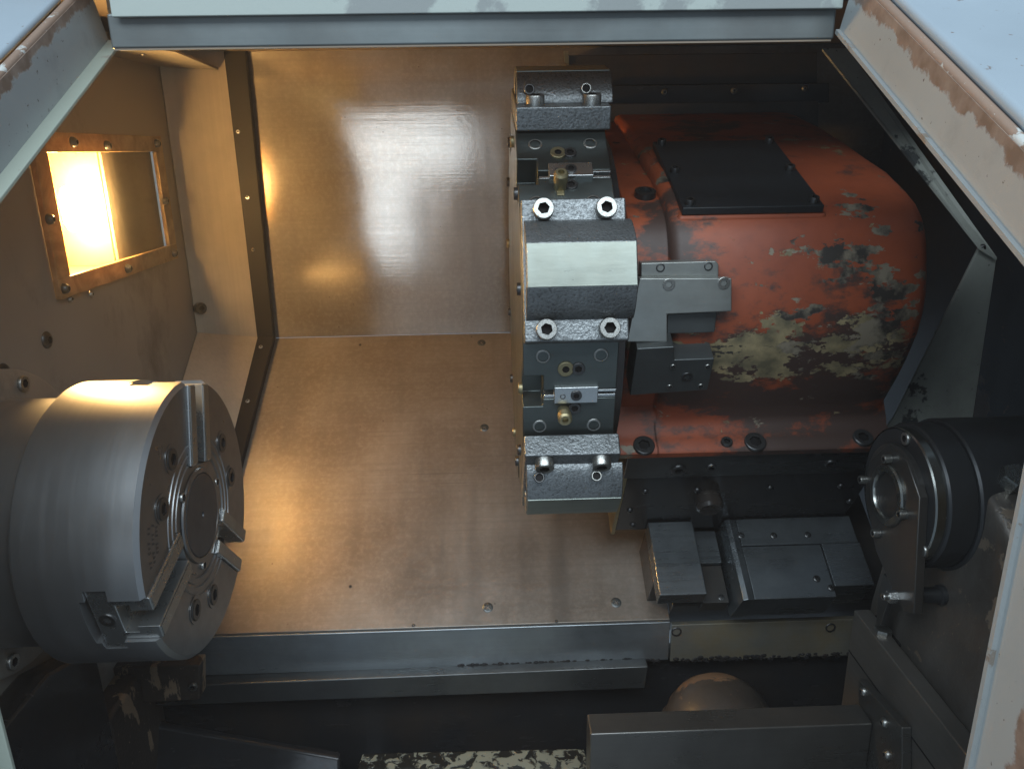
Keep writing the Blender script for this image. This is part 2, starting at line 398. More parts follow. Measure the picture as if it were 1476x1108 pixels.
def screw(kind, parent, pos, nrm, r, h, mat='screw', name=None, spin=None):
    key = (kind, mat)
    if key not in SM:
        me = UM[kind].copy(); me.materials.clear(); me.materials.append(M[mat]); me.materials.append(M['trim']); SM[key] = me
        if kind != 'hexhead':
            top = max(v.co.z for v in me.vertices)
            for p in me.polygons:
                zs = [me.vertices[i].co.z for i in p.vertices]
                if max(math.hypot(*me.vertices[i].co.xy) for i in p.vertices) < .8 and min(zs) < .5: p.material_index = 1  # inner socket faces take the black material: shade painted into the recess
    nm = name or {'cap': 'cap_screw', 'button': 'button_screw', 'cross': 'cross_screw', 'flush': 'set_screw', 'hexhead': 'hex_bolt', 'plug': 'plug'}[kind]
    o = bpy.data.objects.new(nm, SM[key]); COL.objects.link(o); o.parent = parent
    n = V(nrm).normalized()
    q = n.to_track_quat('Z', 'Y').to_matrix() @ Matrix.Rotation(random.uniform(0, 6.28) if spin is None else spin, 3, 'Z')
    o.rotation_euler = q.to_euler(); o.location = V(pos) - base_loc(parent) - n*.0004; o.scale = (r, r, h)
    return o

# ------------------------------------------------------------------ main frames of the machine
X1, Y1, Z1 = V((1, 0, 0)), V((0, 1, 0)), V((0, 0, 1))
CN = O + ray(385, 487)*1.25                       # inner bottom corner of the back wall
SL = rad(33.94)                                   # slant of the bed
SU = V((0, -math.cos(SL), -math.sin(SL))); SN = V((0, -math.sin(SL), math.cos(SL)))
SF = Fr((0, CN.y, CN.z), X1, SU, SN)              # slant frame: X, down-slope, normal
YB = CN.y; XS = CN.x; ULIP = .495; ZT = 1.592     # back wall, seam, lip, ceiling
AX = V((0, .651, 1.129))                          # spindle line
SPX = Fr(AX, Y1, Z1, X1)                          # spindle frame, c along +X
TAX = V((0, .876, 1.278)); TR = .205; TPHI = .316 # turret line
XW = -.455                                        # left wall

def spx(px, py, h):                               # pixel on the slant plane at height h -> (X,u)
    p = on_plane(px, py, SF(0, 0, h), SN); return p.x, (p-SF.o).dot(SU)

# ------------------------------------------------------------------ SETTING: sheet metal enclosure
bw = fbox('back_wall', Fr((0, YB, 0), X1, Z1, Y1), XS-.06, .62, CN.z-.0, ZT, 0, .004, 'wall', origin=(0, YB, CN.z))
tag(bw, 'brushed stainless back wall reflecting warm lamp light and a pale doorway', 'wall', 'structure')
fl = fbox('bed_cover_sheet', SF, XS-.03, .216, 0, ULIP, -.004, 0, 'panel', bevel=.0015, origin=SF(0, .25, 0))
tag(fl, 'sloping stainless bed cover sheet with cross-head screws, between chuck and turret', 'cover sheet', 'structure')
for q in ((694, 494), (698, 616), (703, 875), (888, 868)):
    X, u = spx(*q, 0); screw('cross', fl, SF(X, u, 0), SN, .0068, .0012, 'graybracket')
for q in ((519, 497), (596, 901), (505, 845), (802, 895)):
    X, u = spx(*q, 0); screw('plug', fl, SF(X, u, 0), SN, .0022, .0010, 'darkscrew', name='rivet')
# folded front lip
LF = SF(0, ULIP, 0)
lip = prism('front_lip', [(XS-.01, LF.y-.002, LF.z-.002), (.216, LF.y-.002, LF.z-.002), (.216, LF.y-.002, LF.z-.058), (XS-.01, LF.y-.002, LF.z-.058)], (0, .006, 0), 'lip', bevel=.0015, origin=(0, LF.y, LF.z))
tag(lip, 'folded blue-grey steel lip along the bottom of the sloping bed sheet', 'lip', 'structure')
lr = prism('stained_end_plate', [(.2185, LF.y, LF.z-.008), (.49, LF.y, LF.z-.008), (.49, LF.y, LF.z-.062), (.2185, LF.y, LF.z-.062)], (0, .008, 0), 'lip_stained', bevel=.001, origin=(.35, LF.y, LF.z))
tag(lr, 'yellow-stained steel plate continuing the lip below the way covers', 'plate', 'structure')
for q in ((975, 910), (1197, 904)): screw('flush', lr, onY(*q, LF.y), -Y1, .0065, .0015, 'darkscrew')

# left wall with the lamp window hole
def yz(px, py): p = onX(px, py, XW); return p.y, p.z
WY0, WY1, WZ0, WZ1 = .804, 1.122, 1.306, 1.4735            # outer frame of the lamp window
GY0, GY1, GZ0, GZ1 = .830, 1.098, 1.327, 1.4535            # glass opening
CY, CZ = 1.166, 1.185                                       # crease to the corner panel
LWF = Fr((XW, 0, 0), Y1, Z1, X1)
def frame_mesh(F, o, i, c0, c1):
    (a0, a1, b0, b1), (e0, e1, g0, g1) = o, i
    vs = []
    for c in (c0, c1):
        vs += [F(a0, b0, c), F(a1, b0, c), F(a1, b1, c), F(a0, b1, c), F(e0, g0, c), F(e1, g0, c), F(e1, g1, c), F(e0, g1, c)]
    fs = []
    for k in range(4):
        j = (k+1) % 4
        fs += [[k, j, 4+j, 4+k], [8+k, 8+j, 12+j, 12+k], [k, j, 8+j, 8+k], [4+k, 4+j, 12+j, 12+k]]
    return vs, fs
vs, fs = frame_mesh(LWF, (.30, CY, .55, ZT), (WY0+.004, WY1-.004, WZ0+.004, WZ1-.004), -.004, 0)
lw = link_mesh('left_wall', vs, fs, 'leftpaint', origin=(XW, .8, 1.0))
tag(lw, 'dull brown-grey headstock side wall around the lit lamp window', 'wall', 'structure')
for q in ((67, 490), (5, 537), (20, 567), (100, 431), (130, 424)):
    p = onX(*q, XW); screw('button', lw, p, X1, .009 if q[0] < 90 else .004, .004, 'screw' if q[0] > 90 else 'darkscrew')
# corner (chamfer) panels joining left wall and back wall
c_top, c_mid = V((XW, CY, ZT)), V((XW, CY, CZ)); s_top, s_mid = V((XS, YB, ZT)), V((XS, YB, CN.z))
dn = SU*ULIP
cp = link_mesh('corner_panel', [c_top, s_top, s_mid, c_mid, c_mid+dn, s_mid+dn], [[0, 1, 2, 3], [3, 2, 5, 4]], 'chamfer', origin=c_mid, smooth=0)
sd = cp.modifiers.new('thick', 'SOLIDIFY'); sd.thickness = .003
tag(cp, 'angled corner sheet between lamp wall and back wall, half in shadow', 'corner sheet', 'structure')
screw('plug', cp, on_plane(286, 444, (c_mid+s_mid)/2, (s_mid-c_mid).cross(Z1)), V((1, -1, .1)), .009, .012, 'darkscrew')
# black trim strip over the seam
tq = V((0, -.012, 0))
t1 = [onY(325, 70, YB-.002), onY(357, 70, YB-.002), onY(398, 489, YB-.002), onY(374, 489, YB-.002)]
trm = prism('seam_trim', t1, tq, 'trim', bevel=.002, origin=s_mid)
tag(trm, 'black upright trim strip covering the wall corner seam', 'trim', 'structure')
for q in ((343, 190), (357, 285), (365, 360)):
    screw('button', trm, onY(*q, YB-.014), -Y1, .0032, .002, 'screw')
low_tr = [on_plane(*q, SF(0, 0, .002), SN) for q in ((374, 489), (398, 489), (318, 800), (297, 800))]
trl = prism('sloping_seam_trim', low_tr, SN*.011, 'trim', bevel=.002, origin=low_tr[0])
tag(trl, 'black trim strip running down the slope behind the chuck', 'trim', 'structure')
for q in ((376, 500), (357, 578)): 
    p = on_plane(*q, SF(0, 0, .013), SN); screw('button', trl, p, SN, .0035, .002, 'screw')
# ceiling sheet and the small triangular ceiling flange on the left
ce = prism('ceiling_sheet', [(-.5, .655, ZT), (.62, .655, ZT), (.62, YB, ZT), (-.5, YB, ZT)], (0, 0, .004), 'lampdark', origin=(0, 1, ZT))
tag(ce, 'underside of the dark roof sheet above the back wall', 'ceiling', 'structure')
zf = 1.566
fl_pts = [onZ(*q, zf) for q in ((252, 75), (322, 104), (300, 106))]
fp = prism('roof_flange', [V((XW, .84, zf)), fl_pts[0], fl_pts[1], fl_pts[2], V((XW, 1.12, zf))], (0, 0, .003), 'leftpaint', origin=fl_pts[0])
tag(fp, 'brown roof flange with a slanted edge above the lamp window', 'flange', 'structure')
for q in ((206, 78), (299, 101)): screw('button', fp, onZ(*q, zf), -Z1, .004, .003, 'screw')

# right side: dark wall, back covers
rw = prism('right_wall', [(.62, .30, .5), (.62, YB, .5), (.62, YB, ZT), (.62, .86, ZT), (.62, .50, 1.40), (.62, .30, 1.25)], (.004, 0, 0), 'rightwall', origin=(.62, .8, 1))
tag(rw, 'dark blue-black inner wall behind the tailstock', 'wall', 'structure')
def yband(name, label, px0, px1, py0, py1, Y, th, mat):
    a, b, c, d = onY(px0, py0, Y), onY(px1, py0-4, Y), onY(px1, py1-4, Y), onY(px0, py1, Y)
    o = prism(name, [a, b, c, d], (0, th, 0), mat, bevel=.001, origin=(a+c)/2); tag(o, label, 'rear cover', 'structure'); return o
yband('rear_guard', 'dark brown rear guard sheet above the turret housing', 820, 1178, 80, 124, 1.19, .03, 'darkiron')
rl = yband('rear_rail', 'black rear rail strip with three screws above the turret housing', 850, 1195, 124, 152, 1.165, .03, 'blackoil')
for q in ((958, 133), (1058, 131), (1160, 128)): screw('button', rl, onY(*q, 1.165), -Y1, .005, .003, 'screw')
yband('rear_slide_cover', 'dark rear slide cover just above the red housing top', 850, 1180, 150, 205, 1.13, .03, 'darkiron')
ru = prism('rusty_corner_clip', [onY(813, 74, 1.185), onY(819, 74, 1.185), onY(820, 93, 1.185), onY(814, 90, 1.185)], (0, .006, 0), 'brass', origin=onY(816, 90, 1.185))
tag(ru, 'tiny rusty clip at the top end of the back wall', 'clip')
gp = [onY(*q, .83) for q in ((1412, 356), (1437, 371), (1397, 640), (1262, 640), (1290, 600))]
gd = prism('end_guard', gp, (0, .004, 0), 'guard', bevel=.001, origin=gp[3])
tag(gd, 'scuffed pale triangular sheet guard behind the tailstock', 'guard')
gs = [onY(*q, y) for q, y in (((1185, 70), .98), ((1222, 70), .98), ((1437, 371), .826), ((1412, 356), .826))]
g2 = prism('flange_strip', gs, (0, 0, -.003), 'guard', gd, origin=gs[0])
screw('button', gd, onY(1416, 357, .829), -Y1, .004, .003, 'darkscrew')

# ------------------------------------------------------------------ lamp window on the left wall
lamp = thing('work_light', 'amber-framed lamp window glowing in the left wall', 'work light', (XW, .96, WZ0))
FW = .0  # frame strips stand on the wall
def strip(a0, a1, b0, b1): return fbox('gasket_strip', LWF, a0, a1, b0, b1, .0005, .0065, 'amber', lamp, .001)
strip(WY0, WY1, GZ1, WZ1); strip(WY0, WY1, WZ0, GZ0); strip(WY0, GY0, GZ0, GZ1); strip(GY1, WY1, GZ0, GZ1)
fbox('glass_pane', LWF, GY0-.002, GY1+.002, GZ0-.002, GZ1+.002, -.0035, -.0005, 'glass', lamp)
for q in ((153, 210), (225, 207), (237, 290), (250, 365), (183, 387), (92, 416), (70, 316), (104, 205)):
    p = onX(*q, XW+.0065); screw('button', lamp, p, X1, .0058, .006, 'darkscrew')
HY = .968
def bx(name, a0, a1, b0, b1, c0, c1, mat): return fbox(name, LWF, a0, a1, b0, b1, c0, c1, mat, lamp)
bx('box_back', GY0-.01, HY-.003, GZ0-.012, GZ1+.012, -.115, -.11, 'lampbox')
bx('box_side', GY0-.014, GY0-.010, GZ0-.012, GZ1+.012, -.11, -.004, 'lampbox')
bx('box_top', GY0-.01, GY1+.01, GZ1+.008, GZ1+.012, -.11, -.0045, 'lampbox')
bx('box_bottom', GY0-.01, GY1+.01, GZ0-.012, GZ0-.008, -.11, -.0045, 'lampbox')
fbox('shutter_plate', LWF, HY, GY1+.01, GZ0-.0075, GZ1+.0075, -.0095, -.0060, 'lampdark', lamp)
bx('box_divider', HY-.003, HY, GZ0-.0075, GZ1+.0075, -.11, -.0097, 'lampbox')
BF = Fr((XW-.019, .908, 1.392), Y1, Z1, X1)
lathe('bulb', Fr(BF.o-Z1*.03, X1, Y1, Z1), [(0, .004), (.008, .007), (.0115, .016), (.012, .03), (.0115, .044), (.008, .053), (0, .056)], 'bulb', lamp, 24)

# ------------------------------------------------------------------ chuck
CX0 = -.274
chuck = thing('lathe_chuck', 'large round three-jaw power chuck of ground grey steel', 'chuck', (CX0-.1, AX.y, AX.z))
RC = .127
body = lathe('chuck_body', SPX, [(.02, CX0-.099), (RC-.003, CX0-.099), (RC, CX0-.096), (RC, CX0-.0035), (RC-.0035, CX0),
    (.0735, CX0), (.073, CX0-.0012), (.0715, CX0-.0012), (.071, CX0), (.0655, CX0), (.065, CX0-.0014), (.063, CX0-.0014), (.0625, CX0),
    (.0575, CX0), (.057, CX0-.002), (.0545, CX0-.002), (.054, CX0-.0004), (.02, CX0-.0004)], 'chuck', chuck, 160, smooth=25)
body.data.materials.append(M['chuckface'])
for p in body.data.polygons:
    if p.normal.x > .95: p.material_index = 1
angs = [75, 195, 315]
# (angles seen from the front: the horizontal axis of the face is +Y)
cuts = []
for a in angs:
    ca, sa = math.cos(rad(a)), math.sin(rad(a))
    rr = Y1*ca + Z1*sa; tt = -Y1*sa + Z1*ca
    F = Fr(AX+X1*CX0, rr, tt, X1)
    cuts.append(fbox('c', F, .047, .14, -.0235, .0235, -.050, .01, 'chuck', chuck))
    cuts.append(fbox('c', F, .047, .14, -.033, .033, -.046, -.028, 'chuck', chuck))
cut(body, cuts, smooth=25)
for a in angs:
    ca, sa = math.cos(rad(a)), math.sin(rad(a))
    rr = Y1*ca + Z1*sa; tt = -Y1*sa + Z1*ca
    J = Fr(AX+X1*CX0, tt, X1, rr)                 # (tangent, axial) profile extruded along the radius
    g, G, wd, W2 = .0092, .0155, .0229, .0322
    prof = [(g, .0025), (wd-.001, .0025), (wd, .0015), (wd, -.0285), (W2, -.0285), (W2, -.0455), (-W2, -.0455), (-W2, -.0285), (-wd, -.0285), (-wd, .0015), (-wd+.001, .0025),
            (-g, .0025), (-g, -.015), (-G, -.015), (-G, -.026), (G, -.026), (G, -.015), (g, -.015)]
    jw = fprism('master_jaw', J, prof, .0485, .1215, 'bright', chuck, .0006)
    fbox('serration_strip', J, g+.0012, wd-.0014, .0022, .0034, .050, .120, 'screw', jw)
    fbox('serration_strip', J, -wd+.0014, -g-.0012, .0022, .0034, .050, .120, 'screw', jw)
    screw('cap', jw, J(0, -.036, .1213), rr, .0065, .002, 'darkscrew')
    for s in (-1, 1):
        b = rad(a+60+s*15); q = AX+X1*(CX0+.0002)+Y1*math.cos(b)*.085+Z1*math.sin(b)*.085
        lathe('counterbore_ring', Fr(q, Y1, Z1, X1), [(.0098, 0), (.0128, 0), (.0128, .0006), (.0098, .0006), (.0098, 0)], 'chuckface', chuck, 32, closed=False)
        screw('cap', chuck, q, X1, .0098, .0022, 'darkscrew')
    b = rad(a+60); q = AX+X1*(CX0+.0002)+Y1*math.cos(b)*.0475+Z1*math.sin(b)*.0475
    screw('flush', chuck, q, X1, .0042, .0022, 'screw')
lathe('bore_ring', Fr(AX+X1*CX0, Y1, Z1, X1), [(.0385, -.002), (.0395, .0015), (.0435, .0015), (.0445, 0)], 'chuckface', chuck, 64, closed=False)
cc = lathe('bore_cover', Fr(AX+X1*CX0, Y1, Z1, X1), [(.0385, -.001), (.0385, .0012), (.0378, .0018), (.003, .0018), (.0024, .0004), (0, .0004)], 'chuckcap', chuck, 64)
# faint engraved maker's plate lines on the face (illegible in the photograph)
for row, rr_ in ((0, .094), (1, .101), (2, .108)):
    for k in range(9):
        if (row*5+k*3) % 4 == 0: continue
        b = rad(157+k*2.1+row); q = AX+X1*(CX0+.0003)+Y1*math.cos(b)*rr_+Z1*math.sin(b)*rr_
        e1 = V((0, math.cos(b), math.sin(b))); e2 = V((0, -math.sin(b), math.cos(b)))
        fbox('engraving', Fr(q, e1, e2, X1), -.0016, .0016, -.0009, .0007, 0, .0002, 'chuckcap', chuck)
# back plate and spindle cylinder
lathe('back_plate', SPX, [(.02, CX0-.182), (.110, CX0-.182), (.112, CX0-.180), (.112, CX0-.102), (.110, CX0-.0995), (.02, CX0-.0995)], 'chuck', chuck, 96)
nose = lathe('spindle_flange', SPX, [(.02, XW+.0005), (.138, XW+.0005), (.14, XW+.003), (.14, XW+.010), (.137, XW+.012), (.02, XW+.012)], 'leftpaint', None, 96, origin=(XW, AX.y, AX.z))
tag(nose, 'round bolted spindle flange on the left wall behind the chuck', 'flange')
for b in range(0, 360, 45):
    b = rad(b+22); screw('cap', nose, V((XW+.012, AX.y+.127*math.cos(b), AX.z+.127*math.sin(b))), X1, .0075, .004, 'screw')

# ------------------------------------------------------------------ turret head
def TF(k):
    a = TPHI + k*rad(30); nn = V((0, -math.cos(a), math.sin(a))); tt = V((0, math.sin(a), math.cos(a)))
    return Fr(TAX+nn*TR, X1, tt, nn)
TX0, TX1 = .0285, .116
tur = thing('tool_turret', 'twelve-sided grey tool turret with bolted boring-bar holders', 'tool turret', (TX0, TAX.y, TAX.z-.25))
tp = [TF(k)(TX0, TR*math.tan(rad(15)), 0) for k in range(12)]
disc = prism('turret_disc', tp, X1*(TX1-TX0), 'turret', tur)
cuts = []
for k in (-1, 1, 3, -3):
    F = TF(k)
    cuts.append(fbox('c', F, TX0-.01, .0475, -.019, .014, -.03, .01, 'turret', tur))
    cuts.append(fbox('c', F, .047, TX1+.01, -.011, -.0015, -.010, .01, 'turret', tur))
cut(disc, cuts, bevel=.0009)
lathe('turret_hub', Fr((0, TAX.y, TAX.z), Y1, Z1, X1), [(.03, TX1-.001), (.185, TX1-.001), (.185, TX1+.010), (.165, TX1+.014), (.03, TX1+.014)], 'blackoil', tur, 72)
0 and lathe('face_ring', Fr((0, TAX.y, TAX.z), Y1, Z1, X1), [(.10, TX0+.001), (.10, TX0-.006), (.15, TX0-.006), (.152, TX0+.001)], 'turret', tur, 72)
for k in range(12):
    a = rad(30*k+15); screw('cap', tur, V((TX0, TAX.y+.185*math.cos(a), TAX.z+.185*math.sin(a))), -X1, .006, .004, 'brass' if k % 3 == 0 else 'darkscrew')
for k in (-1, 1):
    F = TF(k)
    wg = fbox('wedge_clamp', F, .0575, .0985, -.0135, .0035, -.008, .005, 'bright', tur, .0008)
    screw('cap', wg, F(.078, -.005, .005), F.z, .0052, .0018, 'darkscrew'); screw('flush', wg, F(.0655, -.006, .005), F.z, .0026, .0008, 'darkscrew')
    fbox('clamp_rail', F, .0485, TX1-.0005, -.0105, -.0075, -.0099, -.001, 'bright', tur, .0004)
    fbox('clamp_rail', F, .0985, TX1-.0005, -.0045, -.002, -.0099, .0004, 'bright', tur, .0004)
    for x, t, r, kd, mt in ((.047, .034, .0068, 'flush', 'screw'), (.100, .034, .0068, 'flush', 'screw'), (.0445, -.041, .0068, 'flush', 'screw'), (.0965, -.041, .0068, 'flush', 'screw'),
                            (.068, .021, .0075, 'plug', 'brass'), (.0795, .021, .0062, 'cap', 'darkscrew'), (.0775, -.021, .006, 'cap', 'darkscrew')):
        screw(kd, tur, F(x, t, 0), F.z, r, .0025 if kd != 'flush' else .0012, mt, name='plug' if mt == 'brass' else None)
    nz = lathe('coolant_nozzle', Fr(F(.067, -.0235, 0), F.x, F.y, F.z), [(0, 0), (.0058, 0), (.0058, .008), (.0066, .009), (.0066, .017), (.005, .019), (.003, .019), (.003, .014), (0, .014)], 'brass', tur, 24)
    fbox('nozzle_seat', F, .0635, .0705, -.034, -.026, -.0005, .0015, 'brass', tur, .0006)

def dome_profile(n=9):
    pts = [(-.0435, .0215)]
    for i in range(n): # right-hand flank up to the flat
        a = i/(n-1)
        pts.append((-.0435+.0245*math.sin(a*math.pi/2)**1.35*1.0, .0225+.0255*(1-(1-a)**1.9)))
    pts = [p for p in pts]
    return pts + [(-x, z) for x, z in reversed(pts)]
for k in (-2, 0, 2):
    F = TF(k)
    th = fbox('tool_holder', F, TX0+.0005, .1205, -.0625, .0625, -.0003, .022, 'holder', tur, .0018)
    D = Fr(F.o, F.y, F.z, F.x)
    dm = fprism('bore_dome', D, dome_profile(), .031, .1245, 'holder', th, .0012)
    cu = lathe('c', Fr(F(0, 0, .024), F.y, F.z, F.x), [(.020, .0), (.020, .2)], 'holder', th, 32)
    cut(dm, [cu], bevel=.0010, smooth=28)
    lathe('bore_liner', Fr(F(0, 0, .024), F.y, F.z, F.x), [(.0165, .034), (.0202, .034), (.0202, .12), (.0165, .12), (.0165, .034)], 'blackoil', th, 32, closed=False)
    fbox('machined_flat', F, .0318, .1237, -.0185, .0185, .0470, .0489, 'holderflat', th, .0004)
    for x in (.048, .1025):
        for t in (-.052, .052):
            screw('cap', th, F(x, t, .022), F.z, .0092, .010, 'screw')
    for x, mt in ((.043, 'darkscrew'), (.098, 'screw')):
        for s in (-1, 1):
            if k == 0: continue
            # set screws in the flank of the dome
            p = F(x, s*.0405, .0345); nn = (F.y*s*.93+F.z*.35).normalized()
            screw('flush', th, p, nn, .0052, .0030, mt)

# ------------------------------------------------------------------ red turret housing
def slyz(u, n): p = SF(0, u, n); return (p.y, p.z)
BP = [(1.11, 1.492), (1.013, 1.473), (.95, 1.458), (.882, 1.439), (.83, 1.424), (.783, 1.404), (.762, 1.393), (.748, 1.381), (.740, 1.369), (.734, 1.356), (.7265, 1.33), (.722, 1.304),
      (.7225, 1.285), (.727, 1.262), (.739, 1.234), (.754, 1.206), (.768, 1.184), (.779, 1.166), slyz(.372, .252), slyz(.379, .247), slyz(.390, .2455), slyz(.404, .2455), slyz(.407, .243), slyz(.407, .2355),
      slyz(.12, .2355), (1.11, 1.33)]
XB0, XB1 = .176, .434
ROOTB = V((.3, *slyz(.39, .2355)))
BODY_DIRT = V((.32, .75, 1.205)) - ROOTB; BODY_KHAKI = V((.292, .725, 1.252)) - ROOTB; BODY_KHAKI2 = V((.36, .93, 1.455)) - ROOTB; BODY_CHIP = V((.355, .725, 1.31)) - ROOTB; BODY_TOP = V((.30, 1.0, 1.47)) - ROOTB; BODY_SEAM = V((.18, .76, 1.37)) - ROOTB
M['red'] = red_paint()
hs = thing('turret_housing', 'red-painted cast turret housing with chipped paint and bolted foot', 'turret housing', ROOTB)
cyz = V((.93, 1.33))
def inset(poly, d):
    out = []
    for y, z in poly:
        v = V((y, z))-cyz; l = v.length; out.append(cyz+v*((l-d)/l))
    return out
def loft(name, sections, mat, parent, **kw):
    n = len(sections[0][1]); vs, fs = [], []
    for x, poly in sections: vs += [V((x, p[0], p[1])) for p in poly]
    for s in range(len(sections)-1):
        for i in range(n):
            j = (i+1) % n; fs.append([s*n+i, s*n+j, (s+1)*n+j, (s+1)*n+i])
    fs += [list(range(n)), list(range((len(sections)-1)*n, len(sections)*n))]
    return link_mesh(name, vs, fs, mat, parent, **kw)
def foot_keep(poly, d, keep=range(18, 25)):
    q = inset(poly, d); return [poly[i] if i in keep else tuple(q[i]) for i in range(len(poly))]
loft('housing_body', [(XB0, foot_keep(BP, .012)), (XB0+.003, foot_keep(BP, .004)), (XB0+.010, foot_keep(BP, 0)), (XB1-.032, foot_keep(BP, 0)), (XB1-.016, foot_keep(BP, .002)), (XB1-.006, foot_keep(BP, .007)), (XB1, foot_keep(BP, .016))], 'red', hs, smooth=50)
loft('housing_collar', [(.135, foot_keep(BP, .022)), (.139, foot_keep(BP, .015)), (XB0+.002, foot_keep(BP, .015))], 'red', hs, smooth=50)
# raised pad and the black cover plate on top
sp = rad(22.5); NP = V((0, -math.sin(sp), math.cos(sp))); QP = V((0, .896, 1.4555))
pq = [on_plane(*q, QP, NP) for q in ((938, 205), (1112, 200), (1190, 293), (990, 303))]
xa = (pq[0].x+pq[3].x)/2; xb = (pq[1].x+pq[2].x)/2
PFm = Fr((0, QP.y, QP.z), X1, V((0, -math.cos(sp), -math.sin(sp))), NP)
b0 = sum((q-PFm.o).dot(PFm.y) for q in pq[:2])/2; b1 = sum((q-PFm.o).dot(PFm.y) for q in pq[2:])/2
fbox('plate_pad', PFm, xa-.004, xb+.006, b0-.004, b1+.002, -.05, -.008, 'red', hs, .006, segs=3)
cpn = fbox('cover_plate', PFm, xa, xb, b0, b1, -.0078, 0, 'blackplate', hs, .0012)
for fx in (.06, .94):
    for fy in (.05, .5, .95): screw('cap', cpn, PFm(xa+(xb-xa)*fx, b0+(b1-b0)*fy, 0), NP, .0048, .006, 'darkscrew')
lathe('oil_port', Fr(on_plane(930, 279, (0, .80, 1.402), (0, -.35, .94)), X1, V((0, .94, .35)), V((0, -.35, .94))), [(0, -.004), (.011, -.004), (.011, .003), (.0065, .004), (.0055, -.001), (0, -.001)], 'darkscrew', hs, 28)
# foot bolts
for q, r in (((928, 643), .0115), ((1088, 638), .0115), ((1243, 632), .0105), ((1047, 638), .0062)):
    p = on_plane(*q, SF(0, 0, .2455), SN); screw('cap', hs, p, SN, r, .004, 'darkscrew')
# ground steel brackets on the housing front
YBk = .706
def ypoly(l, Y): return [onY(x, y, Y) for x, y in l]
br = prism('stop_bracket', ypoly(((922, 401), (1055, 401), (1055, 449), (962, 453), (962, 493), (904, 493)), YBk), (0, .012, 0), 'bracket', hs, .0012)
for q in ((964, 410), (1043, 408)): screw('cap', br, onY(*q, YBk), -Y1, .0058, .0014, 'screw')
b2 = prism('bracket_ledge', ypoly(((924, 379), (1032, 376), (1036, 381), (1036, 399), (924, 399)), YBk+.011), (0, .014, 0), 'bracket', hs, .0012)
for q in ((952, 386), (1021, 384)): screw('flush', b2, onY(*q, YBk+.011), -Y1, .0042, .0012, 'darkscrew')
prism('bracket_block', ypoly(((962, 453), (1034, 449), (1030, 479), (962, 481)), YBk+.010), (0, .02, 0), 'graybracket', hs, .001)
pl = V((0, .742, 1.225)); pn = V((0, -.86, -.5)).normalized()
pp = [on_plane(*q, pl+pn*.016, pn) for q in ((918, 503), (972, 500), (972, 519), (1030, 517), (1020, 562), (908, 570))]
b3 = prism('sensor_plate', pp, -pn*.03, 'graybracket', hs, .0012)
for q, r in (((990, 543), .006), ((970, 528), .003), ((1020, 528), .003), ((965, 557), .003), ((1010, 556), .003)):
    screw('cap' if r > .004 else 'flush', b3, on_plane(*q, pl+pn*.016, pn), pn, r, .0014, 'darkscrew' if r > .004 else 'screw')

# ------------------------------------------------------------------ cross slide and way covers
cs = thing('cross_slide', 'oily dark cross slide plate under the red housing', 'cross slide', SF(.29, .40, 0))
s1 = fbox('slide_plate', SF, .146, .425, .08, .403, .187, .235, 'slide', cs, .0015)
for q, r in (((978, 676), .0085), ((1025, 673), .0065), ((1197, 667), .0065)):
    p = on_plane(*q, SF(0, .403, 0), SU); screw('cap', s1, p, SU, r, .003, 'darkscrew')
s2 = fbox('apron_plate', SF, .152, .44, .08, .3985, .056, .1865, 'blackoil', cs, .0015)
for q in ((912, 756), (908, 735), (930, 708), (1005, 706), (1110, 703), (1212, 700), (1225, 722)):
    p = on_plane(*q, SF(0, .3985, 0), SU); screw('button', s2, p, SU, .0042, .003, 'darkscrew')
fbox('painted_light_strip', SF, .147, .1515, .09, .4005, .050, .186, 'brass', cs)  # brass colour painting warm lamp light onto the apron's left face
lathe('drain_knob', Fr(on_plane(1020, 716, SF(0, .3985, 0), SU), X1, SN, SU), [(0, 0), (.016, 0), (.016, .014), (.013, .018), (0, .018)], 'blackoil', cs, 28)
def bed_block(name, label, X0, Xb, u0, u1, n0, n1, mat, group=None):
    o = fbox(name, SF, X0, Xb, u0, u1, n0, n1, mat, bevel=.0016, origin=SF((X0+Xb)/2, u1, n0)); tag(o, label, 'way cover', group=group); return o
bed = fbox('bed_casting', SF, .2165, .50, .10, .486, -.06, .022, 'darkiron', bevel=.002, origin=SF(.36, .486, -.06))
tag(bed, 'dark oily bed casting below the way covers', 'machine bed')
bb = fbox('cover_bracket', SF, .190, .2415, .4005, .470, .0005, .0545, 'blackoil', bevel=.001, origin=SF(.22, .43, 0)); tag(bb, 'black bracket under the narrow bright way cover', 'bracket')
bed_block('way_cover', 'narrow bright steel way cover block beside the sloping bed sheet', .190, .2462, .4005, .497, .055, .080, 'waycover')
wc = thing('stepped_way_cover', 'wide two-level steel way cover with a slanted left edge below the cross slide', 'way cover', SF(.37, .5, .02))
fbox('upper_plate', SF, .3005, .4445, .4005, .437, .030, .0805, 'waycover', wc, .001)
fbox('lower_plate', SF, .3005, .3975, .4375, .505, .030, .0790, 'waycover', wc, .001)
fbox('corner_plate', SF, .398, .4455, .4375, .493, .030, .0815, 'waycover', wc, .001)
fprism('bevel_edge', Fr(SF(0, 0, 0), X1, SN, SU), [(.3002, .028), (.3002, .0795), (.292, .0815), (.2865, .079), (.282, .028)], .4005, .506, 'waycover', wc, .0008)
for q in ((1068, 772), (1115, 772), (1164, 771), (1177, 834), (1198, 847)):
    X, u = spx(*q, .079); screw('cross', wc, SF(X, u, .0805), SN, .0042, .001, 'darkscrew')
ch = thing('channel_plate', 'recessed dark steel plates in the channel between the two way covers', 'plate', SF(.265, .48, .022))
fbox('upper_plate', SF, .2475, .2805, .4005, .445, .0225, .052, 'waycover', ch, .001)
